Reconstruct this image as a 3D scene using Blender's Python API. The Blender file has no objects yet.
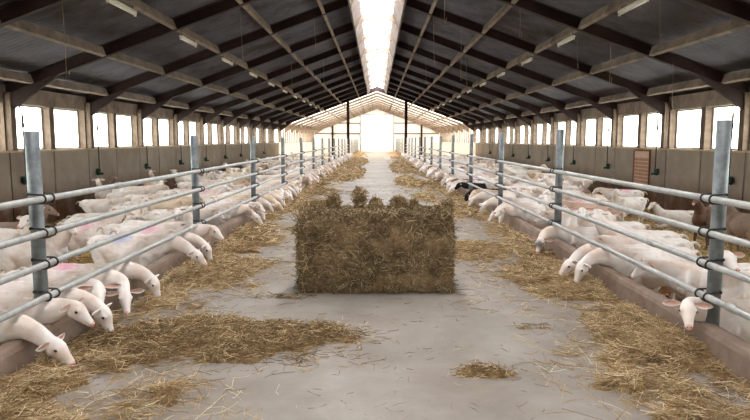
import bpy, bmesh, math, random
import numpy as np
from mathutils import Vector, Matrix

random.seed(7)
PI = math.pi
SC = bpy.context.scene
COL = SC.collection

# ------------------------------------------------------------------ camera, world, light, exposure
EYE = 1.6
F_PX = 637.0
cam_data = bpy.data.cameras.new('camera')
cam_data.sensor_width = 36.0
cam_data.lens = 36.0 * F_PX / 750.0
cam_data.clip_end = 400
cam = bpy.data.objects.new('camera', cam_data)
COL.objects.link(cam)
cam.location = (0, 0, EYE)
cam.rotation_euler = (PI / 2 - math.atan(70.5 / F_PX), 0, math.atan(2.0 / F_PX))
SC.camera = cam

world = bpy.data.worlds.new('overcast_sky')
world.use_nodes = True
SC.world = world
wn = world.node_tree.nodes['Background']
wn.inputs['Color'].default_value = (1.0, 0.985, 0.975, 1)
wn.inputs['Strength'].default_value = 9.0

WALL_X = 8.4
Y_NEAR, Y_FRAME, Y_END = -5.4, 54.6, 86.6

def portal(name, loc, rot, sx, sy):
    l = bpy.data.lights.new(name, 'AREA')
    l.shape = 'RECTANGLE'; l.size = sx; l.size_y = sy
    l.cycles.is_portal = True
    o = bpy.data.objects.new(name, l)
    o.location = loc; o.rotation_euler = rot
    COL.objects.link(o)
ymid, ylen = (Y_NEAR + Y_END) / 2, Y_END - Y_NEAR
portal('daylight_portal', (-WALL_X - 0.3, ymid, 1.88), (0, -PI / 2, 0), 1.3, ylen)
portal('daylight_portal', (WALL_X + 0.3, ymid, 1.88), (0, PI / 2, 0), 1.3, ylen)
portal('daylight_portal', (0, (Y_NEAR + Y_FRAME) / 2, 6.35), (0, 0, 0), 1.5, Y_FRAME - Y_NEAR)
portal('daylight_portal', (0, (Y_FRAME + Y_END) / 2, 6.6), (0, 0, 0), 17.5, Y_END - Y_FRAME)

SC.view_settings.view_transform = 'Standard'
SC.view_settings.look = 'None'
SC.view_settings.gamma = 1
SC.view_settings.use_curve_mapping = False
SC.view_settings.exposure = 1.13
SC.cycles.use_denoising = True
SC.cycles.max_bounces = 8
SC.cycles.diffuse_bounces = 5
SC.cycles.glossy_bounces = 3
SC.cycles.transmission_bounces = 5
SC.cycles.transparent_max_bounces = 12
SC.cycles.sample_clamp_indirect = 8

# ------------------------------------------------------------------ materials
def lin(r, g, b):
    return tuple(((c / 255) / 12.92 if c / 255 <= .04045 else ((c / 255 + .055) / 1.055) ** 2.4) for c in (r, g, b)) + (1,)

class NT:
    def __init__(s, name):
        s.m = bpy.data.materials.new(name); s.m.use_nodes = True
        s.t = s.m.node_tree; s.b = s.t.nodes['Principled BSDF']
        s.out = s.t.nodes['Material Output']; s._tc = None
    def n(s, kind, **kw):
        x = s.t.nodes.new(kind)
        for k, v in kw.items(): setattr(x, k, v)
        return x
    def l(s, a, b): s.t.links.new(a, b)
    @property
    def pos(s):
        if s._tc is None: s._tc = s.n('ShaderNodeTexCoord')
        return s._tc.outputs['Object']
    def noise(s, scale, detail=4, rough=.6, vec=None, dist=0):
        x = s.n('ShaderNodeTexNoise'); x.inputs['Scale'].default_value = scale
        x.inputs['Detail'].default_value = detail; x.inputs['Roughness'].default_value = rough
        x.inputs['Distortion'].default_value = dist
        s.l(vec or s.pos, x.inputs['Vector']); return x.outputs['Fac']
    def ramp(s, fac, stops):
        x = s.n('ShaderNodeValToRGB'); e = x.color_ramp.elements
        while len(e) < len(stops): e.new(0.5)
        for i, (p, c) in enumerate(stops): e[i].position = p; e[i].color = c if len(c) == 4 else c + (1,)
        s.l(fac, x.inputs['Fac']); return x.outputs['Color']
    def mix(s, fac, a, b, mode='MIX'):
        x = s.n('ShaderNodeMix', data_type='RGBA', blend_type=mode)
        for sock, v in ((x.inputs['Factor'], fac), (x.inputs['A'], a), (x.inputs['B'], b)):
            if hasattr(v, 'links'): s.l(v, sock)
            else: sock.default_value = v
        return x.outputs['Result']
    def bump(s, h, strength=.3, dist=.02):
        x = s.n('ShaderNodeBump'); x.inputs['Strength'].default_value = strength; x.inputs['Distance'].default_value = dist
        s.l(h, x.inputs['Height']); s.l(x.outputs['Normal'], s.b.inputs['Normal'])
    def scalevec(s, v):
        x = s.n('ShaderNodeMapping'); x.inputs['Scale'].default_value = v
        s.l(s.pos, x.inputs['Vector']); return x.outputs['Vector']
    def color(s, c, rough=.7, metal=0, spec=.3):
        if hasattr(c, 'links'): s.l(c, s.b.inputs['Base Color'])
        else: s.b.inputs['Base Color'].default_value = c
        s.b.inputs['Roughness'].default_value = rough; s.b.inputs['Metallic'].default_value = metal
        s.b.inputs['Specular IOR Level'].default_value = spec
        return s.m

def mottled(name, c1, c2, scale=3, rough=.8, metal=0, bump=0.15, spec=.25, c3=None, fine=40):
    t = NT(name)
    c = t.ramp(t.noise(scale, 6, .65), [(.3, c1), (.7, c2)])
    if c3: c = t.mix(t.ramp(t.noise(scale * .37, 5, .7), [(.5, (0, 0, 0, 1)), (.68, (1, 1, 1, 1))]), c, c3)
    if bump: t.bump(t.noise(fine, 5), bump, .01)
    return t.color(c, rough, metal, spec)

M = {}
# walkway concrete: worn pale slab with stains and brown hay dust
t = NT('walkway_concrete')
c = t.ramp(t.noise(.9, 8, .68, dist=.4), [(.28, lin(118, 109, 102)), (.5, lin(140, 132, 125)), (.72, lin(158, 150, 144))])
c = t.mix(t.ramp(t.noise(.35, 6, .7), [(.44, (0, 0, 0, 1)), (.7, (.75, .75, .75, 1))]), c, lin(108, 92, 76))
c = t.mix(t.ramp(t.noise(9, 6, .75), [(.62, (0, 0, 0, 1)), (.72, (.6, .6, .6, 1))]), c, lin(104, 92, 78))
t.bump(t.noise(35, 6), .12, .01)
M['concrete'] = t.color(c, .6, 0, .35)
M['curb'] = mottled('curb_concrete', lin(110, 92, 80), lin(140, 122, 110), 3, .8, c3=lin(104, 82, 66), bump=.3)
t = NT('concrete_wall')
c = t.ramp(t.noise(1.0, 7, .65), [(.3, lin(136, 125, 114)), (.7, lin(164, 153, 140))])
sx = t.n('ShaderNodeSeparateXYZ'); t.l(t.pos, sx.inputs[0])
mr = t.n('ShaderNodeMapRange'); mr.inputs[1].default_value = .55; mr.inputs[2].default_value = -.05
t.l(sx.outputs['Z'], mr.inputs[0])
mm = t.n('ShaderNodeMath', operation='MULTIPLY'); t.l(mr.outputs[0], mm.inputs[0])
rr = t.ramp(t.noise(2.3, 6, .7), [(.3, (.45, .45, .45, 1)), (.6, (1, 1, 1, 1))]); t.l(rr, mm.inputs[1])
c = t.mix(mm.outputs[0], c, lin(98, 68, 48))
t.bump(t.noise(20, 6), .2, .01)
M['wall'] = t.color(c, .85, 0, .2)
M['sill'] = mottled('sill_concrete', lin(178, 160, 132), lin(200, 184, 158), 4, .8)
M['post_wood'] = mottled('weathered_post', lin(86, 70, 60), lin(116, 100, 88), 5, .85)
M['steel_dark'] = mottled('red_oxide_steel', lin(38, 24, 24), lin(52, 34, 32), 4, .7)
M['sheet_dark'] = mottled('fibre_cement_sheet', lin(82, 80, 87), lin(104, 102, 110), 1.5, .9, c3=lin(66, 58, 56))
M['purlin'] = mottled('purlin_timber', lin(118, 103, 92), lin(148, 133, 120), 3, .85, c3=lin(94, 78, 68))
M['lining'] = mottled('skylight_lining', lin(84, 74, 68), lin(104, 92, 84), 3, .9, c3=lin(66, 54, 48))
M['white_wood'] = mottled('pale_timber', lin(190, 170, 140), lin(214, 198, 172), 3, .8)
M['galv'] = mottled('galvanised_steel', lin(150, 150, 149), lin(178, 177, 174), 14, .42, .35, .05, .5)
M['galv_post'] = mottled('galvanised_post', lin(112, 118, 124), lin(144, 150, 154), 9, .45, .4, .08, .5, c3=lin(92, 96, 98))
M['clamp'] = mottled('clamp_steel', lin(52, 50, 50), lin(74, 70, 68), 20, .5, .5)
M['white_panel'] = mottled('white_panel', lin(214, 212, 206), lin(232, 230, 224), 1, .6)
M['grey_panel'] = mottled('grey_end_panel', lin(216, 218, 220), lin(230, 230, 230), 1, .6)
M['lamp_body'] = mottled('lamp_housing', lin(196, 190, 178), lin(214, 208, 198), 6, .5)
M['pipe_plastic'] = mottled('dark_pipe', lin(72, 62, 56), lin(90, 78, 70), 6, .5)
M['green_cup'] = mottled('green_drinker', lin(34, 58, 50), lin(48, 74, 64), 8, .45)
M['twine'] = mottled('dusty_twine', lin(128, 112, 98), lin(150, 134, 118), 8, .9)
M['board_red'] = mottled('reddish_board', lin(160, 118, 98), lin(184, 140, 120), 6, .8)
M['board_pale'] = mottled('pale_lettering', lin(206, 180, 160), lin(222, 200, 180), 6, .8)
t = NT('lamp_tube'); M['tube'] = t.color(lin(235, 232, 224), .2, 0, .6)
t = NT('earth'); M['earth'] = t.color(t.ramp(t.noise(.5, 5), [(.3, lin(112, 116, 84)), (.7, lin(140, 142, 110))]), .95)

def sheet(name, col, clear):
    t = NT(name); t.t.nodes.remove(t.b)
    tr = t.n('ShaderNodeBsdfTransparent'); tl = t.n('ShaderNodeBsdfTranslucent'); mx = t.n('ShaderNodeMixShader')
    c = t.ramp(t.noise(2.5, 5), [(.3, tuple(x * .93 for x in col[:3]) + (1,)), (.7, col)])
    tr.inputs[0].default_value = col; t.l(c, tl.inputs[0]); mx.inputs[0].default_value = 1 - clear
    t.l(tr.outputs[0], mx.inputs[1]); t.l(tl.outputs[0], mx.inputs[2]); t.l(mx.outputs[0], t.out.inputs['Surface'])
    return t.m
M['pane'] = sheet('window_film', (.95, .98, .97, 1), .55)
M['sky_pane'] = sheet('skylight_sheet', (.98, .98, .98, 1), .6)
M['far_pane'] = sheet('translucent_roof_sheet', (.60, .575, .53, 1), .05)

def straw_mat(name, stops, sc=5, dark=lin(104, 82, 56)):
    t = NT(name)
    g = t.n('ShaderNodeNewGeometry')
    c = t.ramp(g.outputs['Random Per Island'], stops)
    c = t.mix(t.ramp(t.noise(sc, 5, .65), [(.34, (.6, .6, .6, 1)), (.52, (0, 0, 0, 1))]), c, dark)
    return t.color(c, .75, 0, .2)
M['straw'] = straw_mat('straw_strands', [(0, lin(116, 92, 62)), (.4, lin(166, 138, 100)), (.75, lin(204, 180, 140)), (1, lin(240, 224, 192))], 5, lin(140, 108, 70))
M['hay'] = straw_mat('hay_strands', [(0, lin(78, 62, 44)), (.45, lin(116, 96, 70)), (.8, lin(156, 134, 100)), (1, lin(220, 200, 162))], 7, lin(96, 74, 52))
def ground_hay(name, a, b, c3, s=9):
    t = NT(name)
    c = t.ramp(t.noise(s, 9, .75, dist=1.2), [(.3, a), (.5, b), (.72, c3)])
    t.bump(t.noise(s * 4, 8, .8), .9, .03)
    return t.color(c, .9, 0, .1)
M['straw_base'] = ground_hay('straw_mat', lin(92, 72, 48), lin(146, 120, 84), lin(198, 172, 130))
M['hay_base'] = ground_hay('hay_mass', lin(96, 76, 54), lin(138, 114, 84), lin(186, 162, 126), 12)
M['bedding'] = ground_hay('pen_bedding', lin(124, 96, 56), lin(170, 138, 84), lin(204, 174, 116), 4)

def coat(name, base, dirt, mark=None, mark_pos=(-.1, 0, .82), mark_r=.2, patches=None):
    t = NT(name)
    c = t.ramp(t.noise(5, 4), [(.3, tuple(x * .93 for x in base[:3]) + (1,)), (.7, base)])
    c = t.mix(t.ramp(t.noise(3.2, 5, .6), [(.45, (0, 0, 0, 1)), (.66, (.8, .8, .8, 1))]), c, dirt)
    if patches: c = t.mix(t.ramp(t.noise(3.0, 2, .4), [(.49, (0, 0, 0, 1)), (.53, (1, 1, 1, 1))]), c, patches)
    if mark:
        d = t.n('ShaderNodeVectorMath', operation='DISTANCE'); t.l(t.pos, d.inputs[0]); d.inputs[1].default_value = mark_pos
        m2 = t.n('ShaderNodeMapRange'); m2.inputs[1].default_value = mark_r; m2.inputs[2].default_value = mark_r * .35
        m2.inputs[4].default_value = .8
        t.l(d.outputs['Value'], m2.inputs[0]); c = t.mix(m2.outputs[0], c, mark)
    t.bump(t.noise(16, 7, .7, vec=t.scalevec((.6, 1, .8))), .38, .012)
    return t.color(c, .85, 0, .15)
W, D = lin(232, 224, 220), lin(204, 180, 164)
COATS = {
    'white': coat('white_coat', W, D),
    'cream': coat('cream_coat', lin(226, 208, 190), lin(196, 168, 140)),
    'pinkmark': coat('white_coat_pink_mark', W, D, lin(226, 160, 184)),
    'bluemark': coat('white_coat_blue_mark', W, D, lin(150, 164, 216)),
    'tan': coat('tan_coat', lin(200, 170, 154), lin(174, 142, 124)),
    'brown': coat('brown_coat', lin(116, 86, 74), lin(92, 68, 58)),
    'grey': coat('grey_brown_coat', lin(150, 130, 116), lin(122, 102, 90)),
    'black': coat('black_coat', lin(34, 32, 34), lin(48, 42, 40)),
    'stripe': coat('white_coat_dark_face', W, D, lin(60, 48, 44), (.80, .25, .60), .085),
    'pied': coat('pied_coat', W, D, patches=lin(120, 88, 70)),
}
t = NT('goat_skin'); M['skin'] = t.color(lin(222, 168, 156), .6)
t = NT('goat_ear_inside'); M['ear_in'] = t.color(t.ramp(t.noise(8, 3), [(.35, lin(212, 158, 138)), (.65, lin(228, 192, 180))]), .7)
t = NT('goat_hoof'); M['hoof'] = t.color(lin(90, 76, 62), .6)
t = NT('goat_eye'); M['eye'] = t.color(lin(44, 32, 26), .2, 0, .6)

# ------------------------------------------------------------------ helpers
def link(name, me, mats, parent=None, loc=(0, 0, 0), rz=0):
    o = bpy.data.objects.new(name, me)
    if mats is not None:
        for m in (mats if isinstance(mats, (list, tuple)) else [mats]): me.materials.append(m)
    COL.objects.link(o); o.parent = parent; o.location = loc; o.rotation_euler = (0, 0, rz)
    return o
def tag(o, label=None, cat=None, group=None, kind=None):
    if label: o['label'] = label
    if cat: o['category'] = cat
    if group: o['group'] = group
    if kind: o['kind'] = kind
    return o
def empty(name, loc, rz=0):
    o = bpy.data.objects.new(name, None); COL.objects.link(o)
    o.location = loc; o.rotation_euler = (0, 0, rz); o.empty_display_size = .1
    return o
class MB:
    """collects boxes, prisms and tubes for one mesh"""
    def __init__(s): s.v = []; s.f = []; s.smooth = []
    def box(s, x0, x1, y0, y1, z0, z1):
        b = len(s.v)
        s.v += [(x, y, z) for z in (z0, z1) for y in (y0, y1) for x in (x0, x1)]
        s.f += [tuple(b + i for i in q) for q in ((0, 2, 3, 1), (4, 5, 7, 6), (0, 1, 5, 4), (2, 6, 7, 3), (0, 4, 6, 2), (1, 3, 7, 5))]
        s.smooth += [False] * 6; return s
    def prism(s, poly, axis, a0, a1):
        """poly: 2-D outline; axis 'y' -> outline in xz, 'x' -> outline in yz"""
        b = len(s.v); n = len(poly)
        for a in (a0, a1):
            for p, q in poly: s.v.append((p, a, q) if axis == 'y' else ((a, p, q) if axis == 'x' else (p, q, a)))
        s.f.append(tuple(b + i for i in range(n))); s.f.append(tuple(b + n + i for i in reversed(range(n))))
        for i in range(n): j = (i + 1) % n; s.f.append((b + i, b + n + i, b + n + j, b + j))
        s.smooth += [False] * (n + 2); return s
    def tube(s, pts, rad, seg=12, cap=True):
        pts = [Vector(p) for p in pts]
        if not isinstance(rad, (list, tuple)): rad = [rad] * len(pts)
        b = len(s.v); up = Vector((0, 0, 1))
        for i, p in enumerate(pts):
            d = (pts[min(i + 1, len(pts) - 1)] - pts[max(i - 1, 0)]).normalized()
            a = d.cross(up if abs(d.z) < .9 else Vector((0, 1, 0))).normalized(); c = a.cross(d)
            for k in range(seg):
                an = 2 * PI * k / seg
                s.v.append(tuple(p + (a * math.cos(an) + c * math.sin(an)) * rad[i]))
        for i in range(len(pts) - 1):
            for k in range(seg):
                k2 = (k + 1) % seg; o = b + i * seg
                s.f.append((o + k, o + k2, o + seg + k2, o + seg + k)); s.smooth.append(True)
        if cap:
            s.f.append(tuple(b + k for k in reversed(range(seg)))); s.smooth.append(False)
            o = b + (len(pts) - 1) * seg; s.f.append(tuple(o + k for k in range(seg))); s.smooth.append(False)
        return s
    def torus(s, c, axis, R, r, seg=16, rs=6):
        b = len(s.v); c = Vector(c)
        e = {'x': (Vector((0, 1, 0)), Vector((0, 0, 1)), Vector((1, 0, 0))), 'y': (Vector((1, 0, 0)), Vector((0, 0, 1)), Vector((0, 1, 0)))}[axis]
        for i in range(seg):
            a = 2 * PI * i / seg; d = e[0] * math.cos(a) + e[1] * math.sin(a)
            for j in range(rs):
                q = 2 * PI * j / rs; s.v.append(tuple(c + d * (R + r * math.cos(q)) + e[2] * (r * math.sin(q))))
        for i in range(seg):
            for j in range(rs):
                i2, j2 = (i + 1) % seg, (j + 1) % rs
                s.f.append((b + i * rs + j, b + i2 * rs + j, b + i2 * rs + j2, b + i * rs + j2)); s.smooth.append(True)
        return s
    def mesh(s, name):
        me = bpy.data.meshes.new(name); me.from_pydata(s.v, [], s.f)
        me.polygons.foreach_set('use_smooth', s.smooth)
        bm = bmesh.new(); bm.from_mesh(me); bmesh.ops.recalc_face_normals(bm, faces=bm.faces); bm.to_mesh(me); bm.free()
        return me
    def build(s, name, mat, parent=None, loc=(0, 0, 0), rz=0):
        return link(name, s.mesh(name), mat, parent, loc, rz)
def struct(o): o['kind'] = 'structure'; return o
def copy_tree(o, parent=None):
    c = o.copy(); COL.objects.link(c); c.parent = parent
    for ch in list(o.children): copy_tree(ch, c)
    return c
# value noise on numpy arrays
_R = np.random.RandomState(3).rand(256, 256)
def vnoise(x, y):
    xi, yi = np.floor(x).astype(int), np.floor(y).astype(int)
    fx, fy = x - xi, y - yi; fx = fx * fx * (3 - 2 * fx); fy = fy * fy * (3 - 2 * fy)
    a, b = _R[xi & 255, yi & 255], _R[(xi + 1) & 255, yi & 255]
    c, d = _R[xi & 255, (yi + 1) & 255], _R[(xi + 1) & 255, (yi + 1) & 255]
    return (a * (1 - fx) + b * fx) * (1 - fy) + (c * (1 - fx) + d * fx) * fy
def fbm(x, y, o=4):
    r = 0; a = .5
    for i in range(o): r = r + a * vnoise(x * 2 ** i + 17.3 * i, y * 2 ** i + 5.1 * i); a *= .5
    return r / (1 - .5 ** o)
def grid_mesh(name, X, Y, Z, keep=None):
    ny, nx = X.shape
    v = np.stack([X, Y, Z], -1).reshape(-1, 3)
    i = np.arange(ny * nx).reshape(ny, nx)
    q = np.stack([i[:-1, :-1], i[:-1, 1:], i[1:, 1:], i[1:, :-1]], -1).reshape(-1, 4)
    if keep is not None:
        kk = (keep[:-1, :-1] | keep[:-1, 1:] | keep[1:, 1:] | keep[1:, :-1]).reshape(-1); q = q[kk]
        used = np.unique(q); re = np.full(len(v), -1); re[used] = np.arange(len(used)); v = v[used]; q = re[q]
    return np_mesh(name, v, q, True)
def np_mesh(name, v, q, smooth=False):
    me = bpy.data.meshes.new(name)
    me.vertices.add(len(v)); me.vertices.foreach_set('co', v.astype(np.float32).ravel())
    me.loops.add(q.size); me.loops.foreach_set('vertex_index', q.astype(np.int32).ravel())
    me.polygons.add(len(q)); me.polygons.foreach_set('loop_start', (np.arange(len(q)) * q.shape[1]).astype(np.int32))
    me.polygons.foreach_set('loop_total', np.full(len(q), q.shape[1], np.int32))
    me.polygons.foreach_set('use_smooth', np.full(len(q), smooth))
    me.update(calc_edges=True); return me
RS = np.random.RandomState(11)
def strands(P, Dr, L, Wd, bend=.25, up=None):
    """three-sided curved stalks: P centres, Dr unit directions, L lengths, Wd radii"""
    n = len(P)
    Dr = Dr / np.linalg.norm(Dr, axis=1, keepdims=True)
    r = RS.normal(size=(n, 3)); s1 = np.cross(Dr, r); s1 /= np.linalg.norm(s1, axis=1, keepdims=True); s2 = np.cross(Dr, s1)
    b = s1 * (L * bend * RS.uniform(-1, 1, n))[:, None]
    C = [P - Dr * (L / 2)[:, None] - b * .5, P + b * .5, P + Dr * (L / 2)[:, None] - b * .5]
    V = []
    for c in C:
        for k in range(3):
            a = 2 * PI * k / 3; V.append(c + (s1 * math.cos(a) + s2 * math.sin(a)) * Wd[:, None])
    V = np.stack(V, 1).reshape(-1, 3)
    q = []
    for i in range(2):
        for k in range(3): q.append((i * 3 + k, i * 3 + (k + 1) % 3, i * 3 + 3 + (k + 1) % 3, i * 3 + 3 + k))
    Q = (np.array(q)[None] + (np.arange(n) * 9)[:, None, None]).reshape(-1, 4)
    return V, Q
def merge(parts):
    V, Q, o = [], [], 0
    for v, q in parts: V.append(v); Q.append(q + o); o += len(v)
    return np.concatenate(V), np.concatenate(Q)
def flat_dirs(n, tilt=.35):
    a = RS.uniform(0, 2 * PI, n); z = RS.normal(0, tilt, n)
    return np.stack([np.cos(a), np.sin(a), z], 1)

# ------------------------------------------------------------------ structure
def pen_z(x): return -.42 - .10 * min(1, max(0, (abs(x) - 2.6) / 5.8))
RIDGE, K = 5.67, .365
def roof_z(x): return RIDGE - K * abs(x)          # underside line of rafters and purlins
SHEET_UP = .30
rafters_y = [14.6 + 4 * k for k in range(-5, 11)]  # -5.4 .. 54.6
far_y = [54.6 + 4 * k for k in range(1, 9)]

struct(MB().box(-40, 40, -30, 140, -1.2, -1.0).build('ground', M['earth']))
struct(MB().box(-2.53, 2.53, Y_NEAR, Y_END, -.62, 0).build('floor', M['concrete']))
for s in (-1, 1):
    nx, ny = 40, 300
    xs = np.linspace(2.52, WALL_X, nx); ys = Y_NEAR + (Y_END - Y_NEAR) * np.linspace(0, 1, ny) ** 1.5
    X, Y = np.meshgrid(xs * s, ys)
    Z = -.42 - .10 * np.clip((np.abs(X) - 2.6) / 5.8, 0, 1) + (fbm(X * 1.7, Y * 1.7) - .5) * .07
    pf = grid_mesh('pen_floor', X, Y, Z)
    o = struct(link('pen_floor', pf, M['bedding']))
    if s < 0: pf.flip_normals()
    # curb: long concrete upstand with a slightly wider worn top
    n = 120; y0 = Y_NEAR
    mb = MB()
    prof = [(2.40, -.05), (2.385, .05), (2.392, .20), (2.405, .235), (2.43, .245), (2.50, .245), (2.525, .235), (2.535, .2), (2.535, -.62), (2.40, -.62)]
    ysl = [Y_NEAR + (Y_END - 2 - Y_NEAR) * (i / n) ** 1.6 for i in range(n + 1)]
    m0 = len(mb.v)
    for i, y in enumerate(ysl):
        for (px, pz) in prof:
            j = (float(vnoise(np.array(y * 1.7), np.array(pz * 9 + s))) - .5) * .018
            mb.v.append((s * (px + j), y, pz + (j * .7 if pz > .1 else 0)))
    k = len(prof)
    for i in range(n):
        for a in range(k): mb.f.append((i * k + a, i * k + (a + 1) % k, (i + 1) * k + (a + 1) % k, (i + 1) * k + a)); mb.smooth.append(False)
    mb.f.append(tuple(range(k))); mb.f.append(tuple(n * k + a for a in reversed(range(k)))); mb.smooth += [False, False]
    struct(mb.build('curb', M['curb']))

# side walls, sills, posts, windows
def y_panels(a, b, step):
    y = a
    while y < b - .01: yield y, min(b, y + step); y += step
wall_side = {-1: 'wall_left', 1: 'wall_right'}
win_i = 0
win_proto = None
for s in (-1, 1):
    mb = MB()
    for a, b in y_panels(Y_NEAR, Y_FRAME, 2.0):
        x0, x1 = sorted((s * WALL_X, s * (WALL_X + .16)))
        mb.box(x0, x1, a + .028, b - .028, -.9, 1.30)
    x0, x1 = sorted((s * (WALL_X + .07), s * (WALL_X + .14)))
    mb.box(x0, x1, Y_NEAR, Y_FRAME, -.9, 1.29)
    struct(mb.build(wall_side[s], M['wall']))
    x0, x1 = sorted((s * (WALL_X - .05), s * (WALL_X + .34)))
    struct(MB().box(x0, x1, Y_NEAR, Y_FRAME, 1.30, 1.345).build('window_sill', M['sill']))
    # header above the windows
    x0, x1 = sorted((s * (WALL_X + .02), s * (WALL_X + .22)))
    struct(MB().box(x0, x1, Y_NEAR, Y_FRAME, 2.43, roof_z(WALL_X) + .22).build('lintel', M['purlin']))
    # posts between windows: one under each rafter, one between
    pm = MB(); x0, x1 = sorted((s * (WALL_X + .0), s * (WALL_X + .26)))
    pmesh = MB().box(x0, x1, -.15, .15, 1.345, 2.43).mesh('window_post'); pmesh.materials.append(M['post_wood'])
    qmesh = MB().box(x0, x1, -.12, .12, 1.345, 2.43).mesh('window_mullion'); qmesh.materials.append(M['post_wood'])
    for y in rafters_y[:-1]:
        struct(link('wall_post', pmesh, None, loc=(0, y, 0)))
        struct(link('wall_post', qmesh, None, loc=(0, y + 2, 0)))
        for (a, b) in ((y + .15, y + 1.88), (y + 2.12, y + 3.85)):
            win_i += 1
            if win_proto is None:
                h = (b - a) / 2
                fr = MB().box(-.02, .02, -h, -h + .04, 1.345, 2.43).box(-.02, .02, h - .04, h, 1.345, 2.43) \
                    .box(-.02, .02, -h, h, 1.345, 1.385).box(-.02, .02, -h, h, 2.39, 2.43)
                wm = fr.mesh('window_frame'); wm.materials.append(M['post_wood'])
                pmn = MB().box(-.004, .004, -h + .03, h - .03, 1.38, 2.40).mesh('window_pane'); pmn.materials.append(M['pane'])
                win_proto = (wm, pmn)
            w = struct(link('window_%d' % win_i, win_proto[0], None, loc=(s * (WALL_X + .2), (a + b) / 2, 0)))
            link('pane', win_proto[1], None, w)
    # ---- far bright section: low white wall, close-set pale posts, translucent band
    x0, x1 = sorted((s * WALL_X, s * (WALL_X + .1)))
    struct(MB().box(x0, x1, Y_FRAME, Y_END, -.9, 1.25).build('wall_far', M['white_panel']))
    x0, x1 = sorted((s * (WALL_X + .12), s * (WALL_X + .135)))
    struct(MB().box(x0, x1, Y_FRAME, Y_END, 1.25, roof_z(WALL_X) + .25).build('wall_translucent_panel', M['far_pane']))
    x0, x1 = sorted((s * WALL_X, s * (WALL_X + .12)))
    fp = MB().box(x0, x1, -.07, .07, 1.25, roof_z(WALL_X) + .2).mesh('wall_post'); fp.materials.append(M['purlin'])
    y = Y_FRAME + .6
    while y < Y_END: struct(link('wall_post', fp, None, loc=(0, y, 0))); y += 1.33

# walls at both ends
def gable(name, y0, y1, mat, hole=None, zb=-.9):
    xs = WALL_X + .3
    mb = MB()
    if hole is None:
        mb.prism([(-xs, zb), (xs, zb), (xs, roof_z(xs) + .25), (0, RIDGE + .3), (-xs, roof_z(xs) + .25)], 'y', y0, y1)
    else:
        h, top = hole
        for s in (-1, 1):
            mb.prism([(s * h, zb), (s * xs, zb), (s * xs, roof_z(xs) + .25), (s * h, roof_z(h) + .28)], 'y', y0, y1)
        mb.prism([(-h, top), (h, top), (h, roof_z(h) + .28), (0, RIDGE + .3), (-h, roof_z(h) + .28)], 'y', y0, y1)
    return struct(mb.build(name, mat))
gable('wall_back', Y_NEAR - .25, Y_NEAR - .05, M['wall'])
gable('wall_end', Y_END + .05, Y_END + .15, M['grey_panel'], (2.25, 4.95))
d = struct(MB().box(-2.25, 2.25, Y_END + .07, Y_END + .1, .95, 4.95).build('door_1', sheet('door_sheet', (.42, .42, .41, 1), .1)))
MB().box(-2.25, 2.25, Y_END + .05, Y_END + .11, 0, .95).build('lower_panel', M['grey_panel'], d)
MB().box(-2.3, -2.2, Y_END, Y_END + .05, 0, 5.0).box(2.2, 2.3, Y_END, Y_END + .05, 0, 5.0).box(-2.3, 2.3, Y_END, Y_END + .05, 4.93, 5.0) \
    .box(-2.2, 2.2, Y_END, Y_END + .05, 2.7, 2.75).build('frame', M['pipe_plastic'], d)
for x in (-6, 6):
    struct(MB().box(x - .12, x + .12, Y_END - .25, Y_END - .02, -.5, roof_z(x) + .05).build('column', M['steel_dark']))
for z in (2.35, 3.75):
    for s in (-1, 1):
        xm = (RIDGE - z) / K
        x0, x1 = sorted((s * 2.3, s * min(xm, WALL_X))); struct(MB().box(x0, x1, Y_END - .08, Y_END + .04, z, z + .1).build('wall_beam', M['pipe_plastic']))
# columns under the frame where the dark roof ends
for x in (-2.46, 2.46):
    struct(MB().box(x - .12, x + .12, Y_FRAME - .02, Y_FRAME + .02, .2, roof_z(x) + .1).box(x - .12, x - .09, Y_FRAME - .1, Y_FRAME + .1, .2, roof_z(x) + .1)
           .box(x + .09, x + .12, Y_FRAME - .1, Y_FRAME + .1, .2, roof_z(x) + .1).build('column', M['steel_dark']))

# roof: corrugated sheets, real waves running down the slope
def corr_sheet(name, s, ya, yb, xa, xb, mat, pitch=.177, amp=.04):
    ny = int((yb - ya) / pitch * 6) + 1
    ys = np.linspace(ya, yb, ny); xs = np.array([xa, xb])
    X, Y = np.meshgrid(xs * s, ys)
    Z = RIDGE + SHEET_UP - K * np.abs(X) + amp * np.sin(Y / pitch * 2 * PI)
    me = grid_mesh(name, X, Y, Z)
    o = link(name, me, mat); md = o.modifiers.new('thickness', 'SOLIDIFY'); md.thickness = .008
    return struct(o)
for s in (-1, 1):
    corr_sheet('ceiling', s, Y_NEAR - .3, Y_FRAME, .79, WALL_X + .5, M['sheet_dark'])
    corr_sheet('ceiling_far', s, Y_FRAME, Y_END + .2, 0, WALL_X + .5, M['far_pane'])
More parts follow.
